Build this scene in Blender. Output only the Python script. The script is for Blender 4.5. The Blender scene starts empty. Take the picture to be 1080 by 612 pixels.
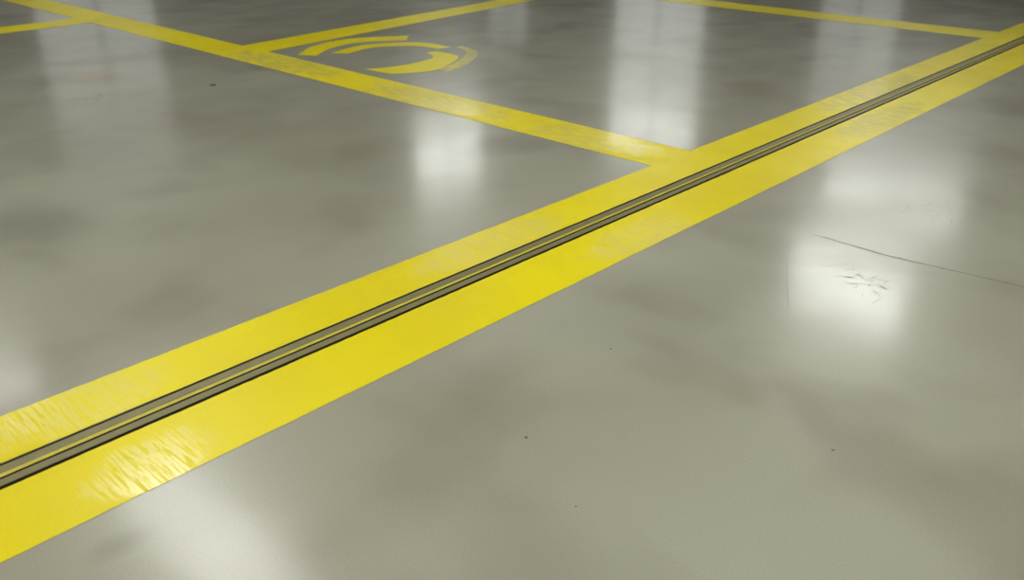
import bpy, bmesh, math, random
from mathutils import Vector, noise
random.seed(4)
sc=bpy.context.scene
sc.view_settings.view_transform='Standard'
COL=sc.collection

# ---------------------------------------------------------------- materials
class NT:
    def __init__(s,name):
        s.m=bpy.data.materials.new(name); s.m.use_nodes=True
        s.t=s.m.node_tree; s.b=s.t.nodes['Principled BSDF']; s.o=s.t.nodes['Material Output']
        s.tc=s.t.nodes.new('ShaderNodeTexCoord')
    def n(s,k,**kw):
        x=s.t.nodes.new(k)
        for a,b in kw.items(): setattr(x,a,b)
        return x
    def l(s,a,b): s.t.links.new(a,b)
    def noise(s,scale,detail=4,rough=.55,dist=0,stretch=(1,1,1),rot=0,off=(0,0,0)):
        mp=s.n('ShaderNodeMapping'); mp.inputs['Scale'].default_value=stretch
        mp.inputs['Rotation'].default_value=(0,0,rot); mp.inputs['Location'].default_value=off
        s.l(s.tc.outputs['Object'],mp.inputs['Vector'])
        x=s.n('ShaderNodeTexNoise'); s.l(mp.outputs[0],x.inputs['Vector'])
        x.inputs['Scale'].default_value=scale; x.inputs['Detail'].default_value=detail
        x.inputs['Roughness'].default_value=rough; x.inputs['Distortion'].default_value=dist
        return x.outputs['Fac']
    def mr(s,v,a,b,c,d):
        x=s.n('ShaderNodeMapRange'); x.interpolation_type='SMOOTHSTEP'
        s.l(v,x.inputs['Value'])
        for i,q in zip(('From Min','From Max','To Min','To Max'),(a,b,c,d)): x.inputs[i].default_value=q
        return x.outputs['Result']
    def mul(s,a,b,op='MULTIPLY'):
        x=s.n('ShaderNodeMath',operation=op)
        for i,q in enumerate((a,b)):
            if isinstance(q,(int,float)): x.inputs[i].default_value=q
            else: s.l(q,x.inputs[i])
        return x.outputs[0]
    def mix(s,f,a,b,blend='MIX'):
        x=s.n('ShaderNodeMix',data_type='RGBA',blend_type=blend)
        if isinstance(f,(int,float)): x.inputs[0].default_value=f
        else: s.l(f,x.inputs[0])
        for i,q in ((6,a),(7,b)):
            if isinstance(q,tuple): x.inputs[i].default_value=(*q,1)
            else: s.l(q,x.inputs[i])
        return x.outputs[2]
    def bump(s,h,strength,dist,prev=None):
        x=s.n('ShaderNodeBump'); x.inputs['Strength'].default_value=strength; x.inputs['Distance'].default_value=dist
        s.l(h,x.inputs['Height'])
        if prev: s.l(prev,x.inputs['Normal'])
        return x.outputs['Normal']
    def blob(s,x,y,rx,ry,soft=.5,warp=None):
        """soft elliptical mask at a floor position (wear / stain patch)"""
        mp=s.n('ShaderNodeMapping',vector_type='POINT')
        mp.inputs['Location'].default_value=(-x/rx,-y/ry,0); mp.inputs['Scale'].default_value=(1/rx,1/ry,0)
        s.l(s.tc.outputs['Object'],mp.inputs['Vector'])
        ln=s.n('ShaderNodeVectorMath',operation='LENGTH'); s.l(mp.outputs[0],ln.inputs[0])
        v=ln.outputs['Value']
        if warp is not None: v=s.mul(v,warp,'ADD')
        return s.mr(v,1-soft,1+soft,1,0)

def concrete_color(s):
    big=s.noise(.7,1,.4,.2); mid=s.noise(2.0,2,.5,.3,off=(3,1,0)); fine=s.noise(220,2,.6)
    c=s.mix(s.mr(big,.35,.70,0,1),(.308,.307,.244),(.268,.256,.197))
    c=s.mix(s.mr(mid,.45,.78,0,.9),c,(.205,.190,.142))
    c=s.mix(s.mr(s.noise(1.3,1,.5,.3,off=(9,4,0)),.5,.8,0,.5),c,(.34,.34,.285))
    c=s.mix(s.mr(fine,.25,.75,0,1),s.mix(.10,c,(.12,.12,.1)),s.mix(.07,c,(.6,.6,.55)))
    # rust stain, darker tyre-dirt patches
    c=s.mix(s.mul(s.blob(-5.73,2.27,.13,.13,.7),.5),c,(.33,.2,.11))
    w=s.mul(s.mul(s.noise(4,1.5,.5,0),.5,'SUBTRACT'),1.6)
    for a,k in (((-3.4,.95,.28,.2,.8),.5),((-6.6,1.6,.5,.35,.8),.5),((-.75,.6,.3,.2,.9),.35),((-1.2,2.1,.25,.3,.9),.25),((-2.4,1.0,.10,.14,.8),.35),((-.7,.95,.35,.12,.9),.25),((-1.48,.45,.03,.05,.8),.4),((-4.2,1.5,.3,.25,.9),.25),((-3.0,2.2,.4,.15,.9),.2)):
        c=s.mix(s.mul(s.blob(*a,w),k),c,(.14,.13,.10))
    return c
def floor_mat():
    s=NT('polished_concrete')
    s.l(concrete_color(s),s.b.inputs['Base Color'])
    s.b.inputs['Roughness'].default_value=.29
    s.b.inputs['IOR'].default_value=1.42
    n=s.bump(s.noise(1.6,1,.5),.10,.02)
    n=s.bump(s.noise(30,2,.5),.05,.002,n)
    s.l(n,s.b.inputs['Normal'])
    # thin sealer coat gives the sharper core of each reflection; a little worn in places
    s.l(s.mr(s.noise(3,1.5,.5,.2,stretch=(1,.7,1),off=(2,2,0)),.30,.65,.42,.62),s.b.inputs['Coat Weight'])
    s.b.inputs['Coat Roughness'].default_value=.145; s.b.inputs['Coat IOR'].default_value=1.45
    s.l(s.bump(s.noise(14,2,.5),.09,.003),s.b.inputs['Coat Normal'])
    return s.m
def paint_mat(name='yellow_floor_paint',faded=0):
    s=NT(name)
    base=s.mix(s.mr(s.noise(1.1,2,.5),.35,.65,0,1),(.70,.60,.002),(.63,.53,.004))
    streak=s.noise(26,4,.65,.4,stretch=(.35,4,1))
    warp=s.mul(s.mul(s.noise(9,3,.6,0),.5,'SUBTRACT'),1.2)
    m=None
    for a in [(-1.68,.62,.10,.14),(-2.03,.62,.11,.2),(-2.02,2.05,.10,.35),(-1.68,2.45,.09,.28),(-2.0,5.2,.12,.6),(-1.7,4.6,.10,.5),(-3.7,3.3,.5,.14),(-2.6,3.3,.35,.16),(-5.2,3.3,.6,.14)]:
        b=s.blob(*a,.25,warp); m=b if m is None else s.mul(m,b,'MAXIMUM')
    w=s.mul(m,s.mr(streak,.40,.56,0,1))
    c=s.mix(s.mul(w,.45),base,(.78,.70,.24))
    c=s.mix(s.mr(s.noise(200,2,.6),.3,.7,0,.10),c,(.35,.28,.02))
    if faded: c=s.mix(s.mr(s.noise(9,4,.6,.3),.38,.62,faded*.5,faded*1.3),c,(.29,.285,.21))
    s.l(c,s.b.inputs['Base Color'])
    s.l(s.mr(s.noise(7,4,.6),.3,.7,.30,.40),s.b.inputs['Roughness'])
    s.b.inputs['IOR'].default_value=1.34
    s.l(s.bump(s.noise(60,3,.6,stretch=(.3,3,1)),.12,.002),s.b.inputs['Normal'])
    s.l(s.mul(w,.9),s.b.inputs['Coat Weight']); s.b.inputs['Coat Roughness'].default_value=.13
    return s.m
def plain(name,col,rough=.6,metal=0,nscale=6,var=.15,bump=0):
    s=NT(name)
    d=tuple(max(0,c*(1-var)) for c in col); e=tuple(c*(1+var) for c in col)
    s.l(s.mix(s.noise(nscale,4,.6),d,e),s.b.inputs['Base Color'])
    s.b.inputs['Roughness'].default_value=rough; s.b.inputs['Metallic'].default_value=metal
    if bump: s.l(s.bump(s.noise(nscale*8,3),bump,.003),s.b.inputs['Normal'])
    return s.m
def emit(name,col,st):
    s=NT(name); s.b.inputs['Base Color'].default_value=(.3,.3,.3,1)
    s.l(s.mix(s.noise(1.3,2,.5),tuple(c*.85 for c in col),col),s.b.inputs['Emission Color'])
    s.b.inputs['Emission Strength'].default_value=st
    return s.m
M_floor=floor_mat(); M_paint=paint_mat(); M_faded=paint_mat('faded_yellow_paint',.55)
M_metal=plain('dull_steel',(.18,.16,.07),.45,.2,20,.25,.1)
M_railpaint=plain('worn_yellow_rail_paint',(.42,.36,.03),.5,0,30,.25)
M_black=plain('joint_gap_black',(.02,.018,.01),.8)  # near-black colour on the open gap faces of the joint
M_wall=plain('painted_wall',(.10,.10,.09),.85)
M_ceil=plain('ceiling_deck',(.08,.08,.07),.85)
M_frame=plain('window_frame_metal',(.12,.12,.12),.5,.3)
M_white=plain('lamp_housing',(.6,.6,.6),.5)
M_crack=plain('crack_dirt',(.11,.10,.075),.9)
M_scuff=plain('scuff_dirt',(.20,.19,.145),.5)
SKY=(.97,1,.95)
M_bright=emit('daylight_pane',SKY,11)
M_mid=emit('shaded_daylight_pane',SKY,5)
M_tr=emit('transom_daylight_pane',SKY,5.5)
M_dim=emit('frosted_pane',SKY,.6)
M_vdim=emit('dusty_frosted_pane',SKY,.42)
M_fill_lamp=emit('fill_lamp_diffuser',(1,.99,.90),28)  # emission for the added overhead fill panels
M_lamp2=emit('lamp_diffuser_old',(1,1,.95),14)

# ---------------------------------------------------------------- helpers
def mesh(name,vs,fs,mats,idx=None,parent=None):
    me=bpy.data.meshes.new(name); me.from_pydata(vs,[],fs); me.update()
    for m in mats: me.materials.append(m)
    if idx:
        for p,i in zip(me.polygons,idx): p.material_index=i
    o=bpy.data.objects.new(name,me); COL.objects.link(o)
    if parent: o.parent=parent
    return o
def box(acc,x0,x1,y0,y1,z0,z1,mi):
    vs,fs,idx=acc; b=len(vs)
    vs+=[(x0,y0,z0),(x1,y0,z0),(x1,y1,z0),(x0,y1,z0),(x0,y0,z1),(x1,y0,z1),(x1,y1,z1),(x0,y1,z1)]
    fs+=[tuple(b+i for i in q) for q in ((0,3,2,1),(4,5,6,7),(0,1,5,4),(1,2,6,5),(2,3,7,6),(3,0,4,7))]
    idx+=[mi]*6
X0,X1,Y0,Y1,ZC=-18,9,-9,18,8
GL,GR=-1.923,-1.825
# floor with a slot for the joint
pr=[(X0,0),(GL,0),(GL,-.06),(GR,-.06),(GR,0),(X1,0)]
vs=[(x,Y0,z) for x,z in pr]+[(x,Y1,z) for x,z in pr]; n=len(pr)
mesh('floor',vs,[(i,i+1,n+i+1,n+i) for i in range(n-1)],[M_floor])
def wall(name,b,m):
    a=([],[],[]); box(a,*b,0); return mesh(name,a[0],a[1],[m])
T=.2
wall('wall_left',(X0-T,X0,Y0-T,Y1+T,-.1,ZC),M_wall)
wall('wall_right',(X1,X1+T,Y0-T,Y1+T,-.1,ZC),M_wall)
wall('wall_back',(X0,X1,Y1,Y1+T,-.1,ZC),M_wall)
wall('wall_front',(X0,X1,Y0-T,Y0,-.1,ZC),M_wall)
wall('ceiling',(X0-T,X1+T,Y0-T,Y1+T,ZC,ZC+T),M_ceil)
wn=0
def window(side,a0,a1,z0,z1,split=None,cols=2,top=M_bright,bottom=M_dim):
    """wall window: metal frame, mullions, frosted panes"""
    global wn; wn+=1
    acc=([],[],[]); fw=.05
    def bx(u0,u1,d0,d1,za,zb,mi):
        if side=='back': box(acc,u0,u1,Y1-d1,Y1-d0,za,zb,mi)
        else: box(acc,X0+d0,X0+d1,u0,u1,za,zb,mi)
    if split is None: bx(a0+fw,a1-fw,.0,.02,z0+fw,z1-fw,1)
    else:
        bx(a0+fw,a1-fw,.0,.02,split,z1-fw,1); bx(a0+fw,a1-fw,.0,.02,z0+fw,split,2)
        bx(a0,a1,0,.05,split-.03,split+.03,0)
    bx(a0,a1,0,.06,z0,z0+fw,0); bx(a0,a1,0,.06,z1-fw,z1,0)
    for i in range(cols+1):
        u=a0+(a1-a0)*i/cols
        lo=min(max(u-fw/2,a0),a1-fw); bx(lo,lo+fw,0,.06,z0,z1,0)
    mesh('window_%d'%wn,acc[0],acc[1],[M_frame,top,bottom],acc[2])
window('back',-13.5,-10.9,.9,5.2,4.3,top=M_tr)
window('back',-8.1,-5.4,6.6,7.95,top=M_bright)
window('back',-7.6,-4.7,4.75,5.2,top=M_bright)
window('back',-8.3,-6.6,.9,3.6,top=M_vdim)
window('back',-17.8,-16.3,.9,3.2,top=M_vdim)
window('left',15.2,17.8,5.4,7.4,top=M_mid)
window('left',6.2,8.6,.9,4.3,top=M_vdim)
def lamp(x0,x1,y0,y1,m=None):
    acc=([],[],[]); e=.06
    box(acc,x0,x1,y0,y0+e,ZC-.12,ZC,0);box(acc,x0,x1,y1-e,y1,ZC-.12,ZC,0)
    box(acc,x0,x0+e,y0+e,y1-e,ZC-.12,ZC,0);box(acc,x1-e,x1,y0+e,y1-e,ZC-.12,ZC,0)
    box(acc,x0+e,x1-e,y0+e,y1-e,ZC-.09,ZC-.03,1)
    mesh('ceiling_light_or_fill_panel',acc[0],acc[1],[M_white,m or M_fill_lamp],acc[2])
lamp(-12.4,-8.4,3.7,5.1,M_lamp2)
lamp(-17.9,-16.7,3.4,4.6,M_lamp2)
for x in (-4.6,-1.4,1.8):  # unseen fill panels, added overhead to brighten the floor
    for y in (-2.6,.4,3.4):
        if (x,y)==(-4.6,3.4): continue
        lamp(x,x+2.4,y,y+.8)

# ---------------------------------------------------------------- paint
def strip(name,L,R,parent=None,z=.001,seg=.012,amp=.0016,wid=None):
    """quad strip between two polylines sampled densely, slightly ragged edges"""
    (la,lb),(ra,rb)=L,R
    n=max(2,int((Vector(lb)-Vector(la)).length/seg)); vs=[];fs=[]
    for i in range(n+1):
        t=i/n
        for k,(a,b) in enumerate((L,R)):
            p=Vector(a).lerp(Vector(b),t); d=(Vector(b)-Vector(a)).normalized(); q=Vector((-d.y,d.x))
            w=amp*(noise.noise(Vector((p.x*40,p.y*40,k*9)))+.8*noise.noise(Vector((p.x*9,p.y*9,k*5))))
            p=p+q*w; vs.append((p.x,p.y,z))
    for i in range(n): fs.append((2*i,2*i+1,2*i+3,2*i+2))
    return mesh(name,vs,fs,[M_paint],parent=parent)
def empty(name):
    o=bpy.data.objects.new(name,None); COL.objects.link(o); return o
ms=empty('main_yellow_stripe')
strip('near_band',((GR,Y0+.01),(GR,Y1-.01)),((-1.593,Y0+.01),(-1.593,Y1-.01)),ms)
strip('far_band',((-2.12,Y0+.01),(-2.12,Y1-.01)),((GL,Y0+.01),(GL,Y1-.01)),ms)
bl=empty('parking_bay_lines')
strip('bay_divider',((-2.12,3.15),(X0+.01,3.15)),((-2.12,3.455),(X0+.01,3.455)),bl)
strip('bay_divider_far',((-2.12,7.49),(X0+.01,7.60)),((-2.12,7.86),(X0+.01,7.86)),bl)
strip('bay_end_line',((-5.953,3.455),(-6.39,7.57)),((-5.625,3.455),(-6.10,7.57)),bl)
strip('bay_end_line_outer',((-8.13,3.15),(-7.75,Y0+.01)),((-7.80,3.15),(-7.42,Y0+.01)),bl)
# symbol
def catmull(p,n=14):
    o=[];q=[p[0]]+p+[p[-1]]
    for i in range(1,len(q)-2):
        a,b,c,d=[Vector(v) for v in q[i-1:i+3]]
        for k in range(n):
            t=k/n; o.append(.5*((2*b)+(c-a)*t+(2*a-5*b+4*c-d)*t*t+(3*b-a-3*c+d)*t**3))
    o.append(Vector(q[-1])); return o
sv=[];sf=[];si=[]
def arc(outer,inner,mi=0):
    a=catmull(outer); b=catmull(inner); n=len(a); s=len(sv)
    for i in range(n):
        sv.append((a[i].x,a[i].y,.001)); j=b[round(i*(len(b)-1)/(n-1))]; sv.append((j.x,j.y,.001))
    for i in range(n-1): sf.append((s+2*i,s+2*i+1,s+2*i+3,s+2*i+2)); si.append(mi)
arc([(-5.37,3.53),(-5.57,3.81),(-5.62,4.17),(-5.39,4.56)],[(-5.25,3.60),(-5.40,3.84),(-5.43,4.12),(-5.25,4.42)])
arc([(-5.25,3.72),(-5.33,4.08),(-5.12,4.42),(-4.80,4.46)],[(-5.15,3.80),(-5.20,4.06),(-5.04,4.30),(-4.82,4.35)],0)
arc([(-4.78,4.54),(-4.52,4.45),(-4.30,4.15),(-4.20,3.85)],[(-4.78,4.49),(-4.58,4.40),(-4.39,4.12),(-4.30,3.88)],1)
arc([(-4.77,4.28),(-4.52,4.26),(-4.36,4.02),(-4.30,3.80),(-4.42,3.58)],[(-4.78,4.20),(-4.62,4.12),(-4.57,3.92),(-4.58,3.72),(-4.66,3.55)])
mesh('parking_symbol_marking',sv,sf,[M_paint,M_faded],si)

# ---------------------------------------------------------------- joint rail
prof=[(GL+.001,-.05),(GL+.0015,-.001),(GL+.002,-.006),(GL+.006,-.006),(GL+.007,-.001),(-1.892,-.002),(-1.890,-.004),(-1.887,-.004),
      (-1.886,-.001),(-1.873,-.001),(-1.872,-.006),(-1.868,-.006),(-1.867,-.002),(-1.842,-.002),(-1.8405,-.05),(GR-.001,-.05),(GR-.0005,-.001)]
pm=[0,1,1,1,0,0,0,0,2,1,1,0,0,1,1,1]
n=len(prof)
vs=[(x,Y0+.01,z) for x,z in prof]+[(x,Y1-.01,z) for x,z in prof]
mesh('expansion_joint_rail',vs,[(i,i+1,n+i+1,n+i) for i in range(n-1)],[M_metal,M_black,M_railpaint],pm)

# ---------------------------------------------------------------- cracks, chips
def ribbon(acc,pts,w,jit=.004,z=.0006):
    vs,fs=acc; p=[]
    for a,b in zip(pts,pts[1:]):
        a=Vector(a);b=Vector(b);m=max(2,int((b-a).length/.015))
        for i in range(m):
            q=a.lerp(b,i/m); p.append(q+Vector((noise.noise(Vector((q.x*25,q.y*25,1))),noise.noise(Vector((q.x*25,q.y*25,7)))))*jit)
    p.append(Vector(pts[-1])); s=len(vs)
    for i,q in enumerate(p):
        d=(p[min(i+1,len(p)-1)]-p[max(i-1,0)]).normalized(); t=Vector((-d.y,d.x))*w*.5*(.3+.9*abs(noise.noise(Vector((q.x*30,q.y*30,3))))+.2)*min(1,min(i,len(p)-1-i)/6+.1)
        vs.append((q.x+t.x,q.y+t.y,z));vs.append((q.x-t.x,q.y-t.y,z))
    for i in range(len(p)-1): fs.append((s+2*i,s+2*i+1,s+2*i+3,s+2*i+2))
acc=([],[])
ribbon(acc,[(-1.25,2.89),(-.98,2.88),(-.80,2.90),(-.55,2.93),(-.2,2.95)],.006)
mesh('floor_crack',acc[0],acc[1],[M_crack])
acc=([],[])
ribbon(acc,[(-1.19,2.61),(-1.10,2.44),(-1.00,2.26)],.004)
for i in range(26):
    x=-.94+random.gauss(0,.05);y=2.62+random.gauss(0,.05);a=random.uniform(0,6.3);l=random.uniform(.02,.06)
    ribbon(acc,[(x,y),(x+l*math.cos(a),y+l*math.sin(a))],.010,.002)
for i in range(26):
    x=-1.02+random.gauss(0,.08);y=3.45+random.gauss(0,.07);a=random.uniform(0,6.3);l=random.uniform(.02,.07)
    ribbon(acc,[(x,y),(x+l*math.cos(a),y+l*math.sin(a))],.011,.002)
for i in range(18):
    x=-5.1+random.gauss(0,.12);y=1.97+random.gauss(0,.08);a=random.uniform(0,6.3);l=random.uniform(.03,.1)
    ribbon(acc,[(x,y),(x+l*math.cos(a),y+l*math.sin(a))],.018,.003)
mesh('floor_scuff_marks',acc[0],acc[1],[M_scuff])
vs=[];fs=[]
for (x,y,r) in [(-4.95,2.64,.022),(-1.14,1.26,.005),(-.9,1.15,.003),(-.35,2.3,.005),(-.6,1.7,.004),(-5.6,4.0,.01)]+[(random.uniform(-7,1),random.uniform(.3,8),random.uniform(.002,.0045)) for _ in range(40)]:
    if -2.14<x<-1.57: continue
    s=len(vs);k=7;vs.append((x,y,r*.5))
    for i in range(k):
        a=i/k*2*math.pi;q=r*random.uniform(.6,1.2);vs.append((x+q*math.cos(a),y+q*math.sin(a),.0012))
    for i in range(k): fs.append((s,s+1+i,s+1+(i+1)%k))
mesh('floor_debris_chips',vs,fs,[M_crack])

# ---------------------------------------------------------------- world, camera
w=bpy.data.worlds.new('world'); sc.world=w; w.use_nodes=True
w.node_tree.nodes['Background'].inputs[0].default_value=(.6,.65,.7,1); w.node_tree.nodes['Background'].inputs[1].default_value=.3
cam=bpy.data.cameras.new('camera'); co=bpy.data.objects.new('camera',cam); COL.objects.link(co)
co.location=(0,0,1.2); co.rotation_euler=(math.radians(90-25.75),0,math.radians(43.26))
cam.lens=31.1; cam.sensor_width=36; cam.clip_start=.05
cam.dof.use_dof=True; cam.dof.focus_distance=3.0; cam.dof.aperture_fstop=4
sc.camera=co
